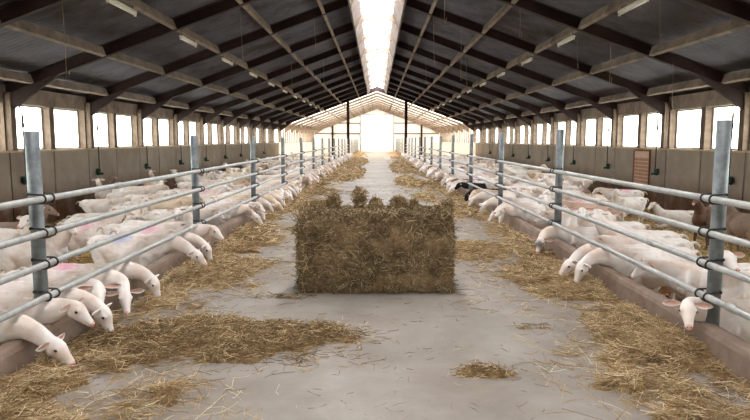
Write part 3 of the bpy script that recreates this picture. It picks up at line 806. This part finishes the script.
def goat_mesh(name, neck, head_dir, head_side=None, legs='stand', lower=0., voxel=.0105, belly=1.0, step=0.0, big_udder=True):
    """local frame: forward +x, feet at z = 0. neck: list of (x,y,z) from the shoulders to the poll."""
    bm = bmesh.new()
    dz = -lower
    B = belly
    loft(bm, [(-.50, 0, .66 + dz, .055, .06), (-.46, 0, .665 + dz, .105, .115), (-.38, 0, .655 + dz, .135, .15), (-.26, 0, .62 + dz, .15 * B, .175),
              (-.10, 0, .585 + dz, .195 * B, .205), (.04, 0, .585 + dz, .19 * B, .205), (.18, 0, .60 + dz, .15, .195), (.29, 0, .62 + dz, .12, .175),
              (.37, 0, .625 + dz, .085, .12)], 26, pinch=.5)
    # spine ridge, hip bones, shoulders
    loft(bm, [(-.44, 0, .765 + dz, .02, .018), (-.2, 0, .785 + dz, .022, .018), (.1, 0, .785 + dz, .02, .018), (.28, 0, .795 + dz, .025, .02)], 8)
    for s in (-1, 1):
        ball(bm, (-.33, s * .095, .735 + dz), (.05, .032, .036)); ball(bm, (-.475, s * .06, .70 + dz), (.035, .028, .035))
        loft(bm, [(-.33, s * .09, .735 + dz, .022, .022), (-.47, s * .055, .70 + dz, .02, .02)], 8)
        ball(bm, (.22, s * .10, .63 + dz), (.075, .05, .15)); loft(bm, [(.25, s * .04, .775 + dz, .022, .022), (.27, s * .12, .62 + dz, .03, .03), (.33, s * .10, .54 + dz, .04, .045)], 8)
    # neck: flattened side to side, thick at the base
    N = [Vector(p) + Vector((0, 0, dz)) for p in neck]
    m = len(N); secs = []
    for i, p in enumerate(N):
        q = i / (m - 1); secs.append((p.x, p.y, p.z, .095 * (1 - q) ** 1.4 + .043 * (1 - (1 - q) ** 1.4), .145 * (1 - q) ** 1.3 + .058 * (1 - (1 - q) ** 1.3)))
    nd = (N[-1] - N[0]).normalized()
    sdv = Vector((-nd.y, nd.x, 0)); sdv = sdv if sdv.length > .2 else Vector((0, 1, 0))
    loft(bm, secs, 16, tuple(Vector((0, 1, 0)).lerp(sdv.normalized(), .5)))
    # head
    hd = Vector(head_dir).normalized()
    side = Vector(head_side) if head_side else hd.cross(Vector((0, 0, 1))) * -1
    side = (side - hd * side.dot(hd)).normalized()
    up = hd.cross(side).normalized()
    if up.z < 0 and abs(hd.z) < .95: up = -up; side = -side
    P = N[-1]
    HS = .87
    def H(a, b, c): return P + (hd * a + side * b + up * c) * HS
    hs = [(-.03, -.005, .04, .055), (.02, .0, .056, .072), (.07, -.004, .06, .076), (.115, -.014, .05, .066), (.155, -.024, .04, .052), (.195, -.032, .034, .041), (.225, -.036, .031, .034), (.24, -.038, .024, .026)]
    loft(bm, [tuple(H(a, 0, c)) + (ry * HS, rz * HS) for a, c, ry, rz in hs], 16, tuple(side))
    for s in (-1, 1):
        v = ball(bm, (0, 0, 0), (1, 1, 1))
        for q in v: q.co = H(.085, s * .046, .022) + (q.co * .020)   # brow
        v = ball(bm, (0, 0, 0), (1, 1, 1))
        for q in v: q.co = H(.05, s * .03, -.035) + (q.co * .03)    # cheek
    # legs
    hoofs = []
    ub = []
    if legs == 'stand':
        for s, st in ((-1, step), (1, -step)):
            L = [(.23, s * .085, .52, .055, .09), (.215, s * .095, .40, .04, .055), (.235 + st * .5, s * .092, .25, .026, .029), (.235 + st * .8, s * .09, .22, .027, .03),
                 (.225 + st, s * .088, .09, .016, .017), (.235 + st, s * .088, .06, .021, .022), (.255 + st, s * .088, .018, .024, .026)]
            loft(bm, L, 12); hoofs.append(Vector((.255 + st, s * .088, .02)))
            L = [(-.33, s * .075, .60, .07, .13), (-.27, s * .10, .46, .055, .105), (-.30, s * .10, .37, .038, .055), (-.405 - st * .6, s * .095, .275, .024, .032),
                 (-.395 - st * .9, s * .092, .22, .02, .024), (-.375 - st, s * .09, .09, .016, .018), (-.365 - st, s * .09, .06, .021, .022), (-.345 - st, s * .09, .018, .024, .027)]
            loft(bm, L, 12); hoofs.append(Vector((-.345 - st, s * .09, .02)))
        if big_udder:
            ball(bm, (-.25, 0, .385), (.085, .08, .095)); ub.append((Vector((-.25, 0, .36)), .10))
            for s in (-1, 1):
                loft(bm, [(-.235, s * .035, .32, .02, .02), (-.23, s * .045, .27, .011, .011)], 8)
    else:   # lying, legs folded beneath
        for s in (-1, 1):
            L = [(.24, s * .09, .22, .06, .07), (.16, s * .13, .10, .045, .05), (.33, s * .13, .05, .028, .03), (.36, s * .12, .04, .028, .028), (.22, s * .10, .025, .018, .02), (.18, s * .10, .022, .022, .02)]
            loft(bm, L, 12); hoofs.append(Vector((.16, s * .10, .02)))
            L = [(-.32, s * .10, .24, .07, .12), (-.18, s * .16, .14, .06, .09), (-.12, s * .17, .08, .045, .05), (-.36, s * .17, .045, .026, .03), (-.26, s * .17, .03, .018, .02), (-.12, s * .17, .022, .022, .02)]
            loft(bm, L, 12); hoofs.append(Vector((-.10, s * .17, .02)))
    # tail
    loft(bm, [(-.50, 0, .72 + dz, .03, .025), (-.555, 0, .745 + dz, .026, .018), (-.60, 0, .715 + dz, .02, .013), (-.615, 0, .67 + dz, .012, .01)], 8)
    bmesh.ops.recalc_face_normals(bm, faces=bm.faces)
    me = bpy.data.meshes.new('tmp'); bm.to_mesh(me); bm.free()
    o = bpy.data.objects.new('tmp', me); COL.objects.link(o)
    r = o.modifiers.new('r', 'REMESH'); r.mode = 'VOXEL'; r.voxel_size = voxel; r.adaptivity = 0
    sm_ = o.modifiers.new('s', 'SMOOTH'); sm_.iterations = 3; sm_.factor = .5
    dg = bpy.context.evaluated_depsgraph_get(); dg.update()
    out = bpy.data.meshes.new_from_object(o.evaluated_get(dg), depsgraph=dg)
    bpy.data.objects.remove(o); out.name = name
    for i in range(len(out.materials)): pass
    out.materials.clear()
    bm = bmesh.new(); bm.from_mesh(out)
    from mathutils import noise as mn
    for v in bm.verts:
        c = v.co; dh = (c - P).length
        amp = .007 * min(1, max(0, (dh - .1) / .25)) * (1 if c.z > .35 or legs != 'stand' else .25)
        v.co = c + v.normal * amp * (mn.noise(c * 9) + .7 * mn.noise(c * 22))
    tip = H(.26, 0, -.035)
    for f in bm.faces:
        c = f.calc_center_median(); f.smooth = True; f.material_index = 0
        if any((c - h).length < .036 and c.z < .04 for h in hoofs): f.material_index = 2
        elif (c - tip).length < .034: f.material_index = 1
        elif any((c - a).length < b_ and c.z < a.z + .02 for a, b_ in ub): f.material_index = 1
    # ears: cupped leaves with real thickness, standing out sideways
    for s in (-1, 1):
        root = H(.01, s * .048, .03)
        ax = (side * s * 1.0 - hd * .18 + up * .05 - Vector((0, 0, .12))).normalized()
        nv = (hd * .9 + up * .25 + side * s * .1); nv = (nv - ax * nv.dot(ax)).normalized(); wv = ax.cross(nv)
        prof = [(0, .011), (.02, .018), (.05, .026), (.08, .025), (.105, .017), (.124, .004)]
        F, Bk = [], []
        for (a, w) in prof:
            rf, rb = [], []
            for k in range(7):
                u = -1 + 2 * k / 6; cup = .016 * (u * u) * (w / .03)
                base = root + ax * a + wv * (w * u) - Vector((0, 0, .9)) * a * a
                rf.append(bm.verts.new(base + nv * cup)); rb.append(bm.verts.new(base + nv * (cup - .0065 * (1 - .55 * u * u))))
            F.append(rf); Bk.append(rb)
        for i in range(len(prof) - 1):
            for k in range(6):
                f = bm.faces.new((F[i][k], F[i][k + 1], F[i + 1][k + 1], F[i + 1][k])); f.material_index = 4 if 0 < k < 5 and i < 4 else 0; f.smooth = True
                f = bm.faces.new((Bk[i][k], Bk[i + 1][k], Bk[i + 1][k + 1], Bk[i][k + 1])); f.smooth = True
            for k in (0, 6):
                f = bm.faces.new((F[i][k], F[i + 1][k], Bk[i + 1][k], Bk[i][k])); f.smooth = True
        for k in range(6): bm.faces.new((F[-1][k], F[-1][k + 1], Bk[-1][k + 1], Bk[-1][k]))
        res = bmesh.ops.create_icosphere(bm, subdivisions=2, radius=.012)
        for v in res['verts']: v.co += H(.088, s * .058, .012)
        for f in {f for v in res['verts'] for f in v.link_faces}: f.material_index = 3; f.smooth = True
        res = bmesh.ops.create_icosphere(bm, subdivisions=1, radius=.005)
        for v in res['verts']: v.co += H(.252, s * .014, -.022)
        for f in {f for v in res['verts'] for f in v.link_faces}: f.material_index = 3
    bmesh.ops.scale(bm, vec=(1.03, 1.03, 1.0), verts=bm.verts)
    bm.to_mesh(out); bm.free()
    for m_ in (COATS['white'], M['skin'], M['hoof'], M['eye'], M['ear_in']): out.materials.append(m_)
    return out

# feeding poses reach over the curb: crest near x = .55, z = .735
def feed_neck(y1=0, y2=0, drop=.0, reach=0.):
    return [(.26, 0, .645), (.42, y1 * .3, .715), (.55, y1 * .7, .738), (.66 + reach * .5, y1, .725 - drop * .4), (.74 + reach, y2, .69 - drop)]
POSES = {}
def pose(key, **kw): POSES[key] = goat_mesh('goat_' + key, **kw)
pose('feed_down', neck=feed_neck(0, 0, .03), head_dir=(.55, 0, -.85), step=.04)
pose('feed_low', neck=feed_neck(0, .02, .07, .02), head_dir=(.80, .05, -.55), step=-.05)
pose('feed_neg', neck=feed_neck(-.06, -.16, .04, -.02), head_dir=(.42, -.62, -.62), step=.03)
pose('feed_pos', neck=feed_neck(.06, .16, .04, -.02), head_dir=(.42, .62, -.62), step=-.03)
pose('rest', neck=[(.26, 0, .65), (.42, 0, .715), (.55, 0, .745), (.62, 0, .765), (.68, 0, .775)], head_dir=(.8, 0, -.5), step=.0)
pose('rest_neg', neck=[(.26, 0, .65), (.40, -.02, .715), (.52, -.05, .74), (.60, -.10, .76), (.64, -.15, .77)], head_dir=(.30, -.80, -.55), step=.02)
pose('rest_pos', neck=[(.26, 0, .65), (.40, .02, .715), (.52, .05, .74), (.60, .10, .775), (.64, .15, .79)], head_dir=(.28, .85, -.42), step=.02)
pose('stand', neck=[(.25, 0, .66), (.34, 0, .76), (.42, 0, .86), (.48, 0, .95), (.50, 0, 1.0)], head_dir=(.9, 0, -.35), step=.05)
pose('look_neg', neck=[(.25, 0, .66), (.34, -.01, .76), (.41, -.04, .86), (.45, -.08, .94), (.46, -.11, .98)], head_dir=(.25, -.9, -.3), step=-.04)
pose('look_pos', neck=[(.25, 0, .66), (.34, .01, .76), (.41, .04, .86), (.45, .08, .94), (.46, .11, .98)], head_dir=(.25, .9, -.3), step=.03)
pose('level', neck=[(.25, 0, .65), (.37, 0, .70), (.48, 0, .74), (.57, 0, .77), (.62, 0, .78)], head_dir=(.85, 0, -.5), step=-.06)
pose('lie', neck=[(.25, 0, .66), (.34, .02, .75), (.41, .05, .84), (.45, .08, .90), (.46, .10, .94)], head_dir=(.8, .4, -.35), legs='lie', lower=.375, belly=1.1)

def low_mesh(me, ratio, name):
    o = bpy.data.objects.new('tmp', me); COL.objects.link(o)
    d = o.modifiers.new('d', 'DECIMATE'); d.ratio = ratio
    dg = bpy.context.evaluated_depsgraph_get(); dg.update()
    out = bpy.data.meshes.new_from_object(o.evaluated_get(dg), depsgraph=dg); bpy.data.objects.remove(o)
    out.name = name; return out
LOW = {k: low_mesh(v, .12, 'far_' + k) for k, v in POSES.items()}

placed = []   # circles: (x, y, r) of bodies already standing
GOATS = []
def circles(x, y, rz, sc=1.0):
    c, s = math.cos(rz), math.sin(rz)
    return [(x + c * a * sc, y + s * a * sc) for a in (-.38, -.14, .10, .32)]
def free(x, y, rz, sc, gap=.165):
    for cx, cy in circles(x, y, rz, sc):
        if abs(cx) < 2.58 or abs(cx) > WALL_X - .25: return False
        for px, py in placed:
            if (cx - px) ** 2 + (cy - py) ** 2 < (2 * gap) ** 2: return False
    return True
def reserve(x, y, rz, sc): placed.extend(circles(x, y, rz, sc))
def add_goat(key, x, y, rz, coatname='white', sc=1.0, role='feed', label=None, dz=0):
    reserve(x, y, rz, sc)
    GOATS.append(dict(key=key, x=x, y=y, rz=rz, coat=coatname, sc=sc, role=role, label=label, z=pen_z(x) + .02 + dz))

R = math.radians
# side -1: facing +x (rz 0); camera side is local -y.  side +1: rz = pi; camera side is local +y
def feeder(s, head_y, key, coatname='white', ang=0, sc=1.0, cx=2.99, label=None):
    """ang > 0 turns the nose toward the camera"""
    rz = (-R(ang)) if s < 0 else (PI + R(ang))
    x = s * cx
    y = head_y + .72 * math.sin(R(ang)) * 1.0
    add_goat(key, x, y, rz, coatname, sc, 'feed', label)

L_ = 'white goat '
feeder(-1, 4.22, 'feed_low', 'white', 8, 1.0, 3.02, L_ + 'feeding over the left curb, nearest the camera on that side')
feeder(-1, 4.62, 'rest', 'white', 3, 1.0, 2.98, L_ + 'holding its head up beside the nearest left post')
feeder(-1, 4.97, 'feed_down', 'white', 2, 1.0, 2.98, L_ + 'nosing the hay, third head along the left curb')
feeder(-1, 5.33, 'rest_neg', 'white', -4, 1.02, 2.99, L_ + 'facing the camera with ears out, fourth head along the left curb')
feeder(-1, 5.72, 'feed_neg', 'white', 6, 1.0, 2.97, L_ + 'bent to the hay facing the camera, fifth head along the left curb')
feeder(-1, 6.15, 'feed_down', 'pinkmark', 4, .98, 2.98, L_ + 'eating with reddish ear, sixth head along the left curb')
feeder(-1, 7.55, 'feed_low', 'bluemark', 12, 1.05, 3.02, L_ + 'with a blue mark on its back stretching over the left curb')
feeder(-1, 8.05, 'feed_down', 'white', 0, 1.0, 2.98, L_ + 'feeding just before the second left fence post')
feeder(-1, 11.5, 'feed_low', 'white', 14, 1.0, 3.0, L_ + 'stretching its neck low just before the third left fence post')
feeder(-1, 12.0, 'rest', 'white', 8, 1.0, 2.98, L_ + 'looking over the left curb just before the third left fence post')
feeder(1, 4.75, 'rest_pos', 'white', -2, 1.0, 2.95, L_ + 'with orange-brown ear looking at the camera over the right curb')
feeder(1, 6.75, 'feed_down', 'white', 12, 1.03, 2.99, L_ + 'feeding head-down over the right curb, nearer of a touching pair')
feeder(1, 7.15, 'feed_low', 'white', 10, 1.0, 2.98, L_ + 'nosing the hay on the right, farther of a touching pair')
feeder(1, 8.75, 'feed_pos', 'stripe', 0, 1.0, 2.98, 'white goat with dark stripe on the face, head over the right curb')
feeder(1, 11.3, 'rest', 'white', 2, 1.0, 2.97, L_ + 'peering over the right curb just before the third right fence post')
feeder(1, 15.6, 'feed_down', 'black', 8, 1.0, 3.0, 'black goat feeding over the right curb, nearer of two')
feeder(1, 17.6, 'rest', 'black', 8, 1.0, 3.0, 'black goat feeding over the right curb, farther of two')
feeder(1, 20.5, 'feed_pos', 'stripe', 0, 1.0, 2.98, 'white goat with dark face patch feeding beyond the two black goats')
# goats in the pens near the camera
add_goat('look_pos', 3.55, 5.85, PI + .25, 'pinkmark', 1.0, 'pen', 'white goat with pink marked back standing behind the right fence')
add_goat('level', 3.35, 6.3, PI - .9 + .9, 'pinkmark', .98, 'pen', 'white goat with a smudged grey muzzle in the right pen, facing the walkway')
add_goat('stand', 6.25, 12.0, PI + .75, 'brown', 1.0, 'pen', 'brown goat standing on bare straw deep in the right pen')
add_goat('look_pos', 6.35, 10.9, PI * .55, 'grey', 1.0, 'pen', 'grey-brown goat standing beyond the nearest right fence post')
add_goat('lie', 7.0, 14.9, PI - .2, 'white', 1.0, 'pen', 'white goat lying on the straw left of the brown goat')
add_goat('level', 4.15, 12.2, PI - .5, 'tan', 1.0, 'pen', 'tan goat standing broadside just right of the second right fence post')
add_goat('stand', -5.6, 9.6, .2, 'grey', 1.0, 'pen', 'grey-brown goat at the left edge of the photo, in the left pen')
add_goat('look_neg', -5.1, 8.8, -.4, 'white', 1.0, 'pen', 'white goat standing behind the nearest left fence post')
add_goat('stand', -7.6, 17.6, -PI / 2 + .2, 'white', 1.0, 'pen', 'white goat facing the camera near the left wall, leftmost of three')
add_goat('lie', -6.3, 14.2, 0.3, 'white', 1.0, 'pen', 'white goat lying in the straw, left pen near the wall')
add_goat('stand', -7.7, 19.4, -PI / 2 - .3, 'grey', .95, 'pen', 'greyish goat facing the camera near the left wall, middle of three')
add_goat('stand', -7.7, 22.2, -PI / 2, 'white', 1.0, 'pen', 'white goat facing the camera near the left wall, rightmost of three')
add_goat('level', -6.3, 16.6, PI * .1, 'white', 1.06, 'pen', 'large white goat standing broadside in the open straw, left pen')

rnd = random.Random(21)
fk = ['feed_down', 'feed_low', 'feed_neg', 'feed_pos', 'rest', 'rest_neg', 'rest_pos']
pick_coat = lambda: rnd.choices(['white', 'cream', 'pinkmark', 'bluemark', 'tan', 'pied', 'grey'], [72, 13, 7, 3, 2, 1.5, 1])[0]
N_MAX = 300
# front rows at the curb
for s in (-1, 1):
    y = 2.9 if s < 0 else 3.3
    while y < 57:
        if rnd.random() < .93 - (.18 if y > 14 and s > 0 and y < 20 else 0):
            ang = rnd.uniform(-9, 16); cx = 2.98 + rnd.uniform(-.02, .05)
            rz = (-R(ang)) if s < 0 else (PI + R(ang))
            yy = y + .72 * math.sin(R(ang)); sc = rnd.uniform(.95, 1.05)
            if s < 0: skip = y < 8.2 or 8.6 < y < 10.9
            else: skip = y < 11.0 or 14.9 < y < 18.2 or (11.5 < y < 16 and rnd.random() < .5)
            if skip and y > 5.2 and not (s < 0 and y < 8.2) and free(s * 3.42, y, rz, sc, .19) and rnd.random() < (.45 if y < 6.8 or s < 0 else .2):
                add_goat(rnd.choice(['level', 'look_neg', 'look_pos', 'level']), s * 3.42, y, rz, pick_coat(), sc, 'pen')
            if abs(y - Y_FRAME) < .6: skip = True
            if not skip and free(s * cx, yy, rz, sc, .15):
                add_goat(rnd.choice(fk), s * cx, yy, rz, pick_coat(), sc, 'feed')
        y += .2 if y < 30 else .32
n_front = len(GOATS)
# goats milling in the pens: denser away from the camera, sparse near the walls
pk = ['stand', 'look_neg', 'look_pos', 'level', 'level', 'lie', 'feed_down']
tries = 0; quota = {-1: 0, 1: 0}
for s in (-1, 1):
    for (ya, yb, num, xmax) in ((5, 9, 4 if s < 0 else 0, 4.6), (9, 14, 9 if s < 0 else 3, 5.2), (14, 22, 26, 6.6), (22, 34, 34, 7.4), (34, 57, 40, 7.6)):
        got = 0
        for _ in range(2500):
            if got >= num: break
            x = s * rnd.uniform(3.7, xmax) ; y = rnd.uniform(ya, yb); rz = rnd.uniform(0, 2 * PI)
            if rnd.random() < .5: rz = (0 if s < 0 else PI) + rnd.uniform(-.7, .7)
            key = rnd.choices(pk, [2, 1.5, 1.5, 4, 4, 4, 0])[0]
            if s > 0 and y < 14.5 and abs(x) > 4.3: continue
            if free(x, y, rz, 1.0, .17 if y > 9 else .19):
                add_goat(key, x, y, rz, pick_coat(), rnd.uniform(.84, .97), 'pen'); got += 1
GOATS.sort(key=lambda g: g['y'] + (0 if g['label'] is None else -100))
ind, rest = GOATS[:N_MAX], GOATS[N_MAX:]

# labels that single each goat out: side, fence bay, place within the bay
def bay(y):
    k = sum(1 for p in POSTS_Y[1:] if p < y)
    return 'before the first post' if k == 0 else 'past the %s post' % ORD[k - 1]
COATW = {'white': 'white', 'cream': 'cream-white', 'pinkmark': 'pink-marked', 'bluemark': 'blue-marked', 'tan': 'tan', 'pied': 'white and brown', 'stripe': 'white', 'grey': 'grey-brown', 'black': 'black', 'brown': 'brown'}
buckets = {}
for g in ind:
    if g['label']: continue
    side = 'left' if g['x'] < 0 else 'right'
    c = COATW[g['coat']]; b_ = bay(g['y'])
    if g['role'] == 'feed':
        act = 'feeding' if g['key'].startswith('feed') else 'leaning'
        k = (side, b_, 'feed', c, act); g['ord'] = g['y']
    else:
        act = 'lying' if g['key'] == 'lie' else 'standing'
        k = (side, b_, 'pen', c, act); g['ord'] = abs(g['x'])
    buckets.setdefault(k, []).append(g)
for k, L in buckets.items():
    L.sort(key=lambda g: g['ord']); side, b_, role, c, act = k
    for i, g in enumerate(L):
        if role == 'feed':
            w = '' if len(L) == 1 else ', %s from camera' % ORD[i]
            g['label'] = '%s goat %s over the %s curb %s%s' % (c, act, side, b_, w)
        else:
            w = '' if len(L) == 1 else ', %s from the curb' % ORD[i]
            g['label'] = '%s goat %s in the %s pen %s%s' % (c, act, side, b_, w)
for g in ind:
    me = POSES[g['key']] if g['y'] < 22 else LOW[g['key']]
    o = bpy.data.objects.new('goat', me); COL.objects.link(o)
    o.location = (g['x'], g['y'], g['z']); o.rotation_euler = (0, 0, g['rz']); o.scale = (g['sc'],) * 3
    if g['coat'] != 'white':
        o.material_slots[0].link = 'OBJECT'; o.material_slots[0].material = COATS[g['coat']]
    side = 'left' if g['x'] < 0 else 'right'
    tag(o, g['label'], 'goat', ('goats at the %s feed curb' if g['role'] == 'feed' else 'goats loose in the %s pen') % side)
if rest:
    bm = bmesh.new()
    for g in rest:
        m_ = LOW[g['key']].copy()
        m_.transform(Matrix.Translation((g['x'], g['y'], g['z'])) @ Matrix.Rotation(g['rz'], 4, 'Z') @ Matrix.Scale(g['sc'], 4))
        bm.from_mesh(m_); bpy.data.meshes.remove(m_)
    me = bpy.data.meshes.new('distant_goat_crowd'); bm.to_mesh(me); bm.free()
    for m_ in (COATS['white'], M['skin'], M['hoof'], M['eye'], M['ear_in']): me.materials.append(m_)
    o = bpy.data.objects.new('distant_goat_crowd', me); COL.objects.link(o)
    tag(o, 'crowd of pale goats in the pens at the far end of the barn', 'goats', kind='stuff')
print('GOATS', len(ind), len(rest), 'front', n_front, 'maxy', ind[-1]['y'])
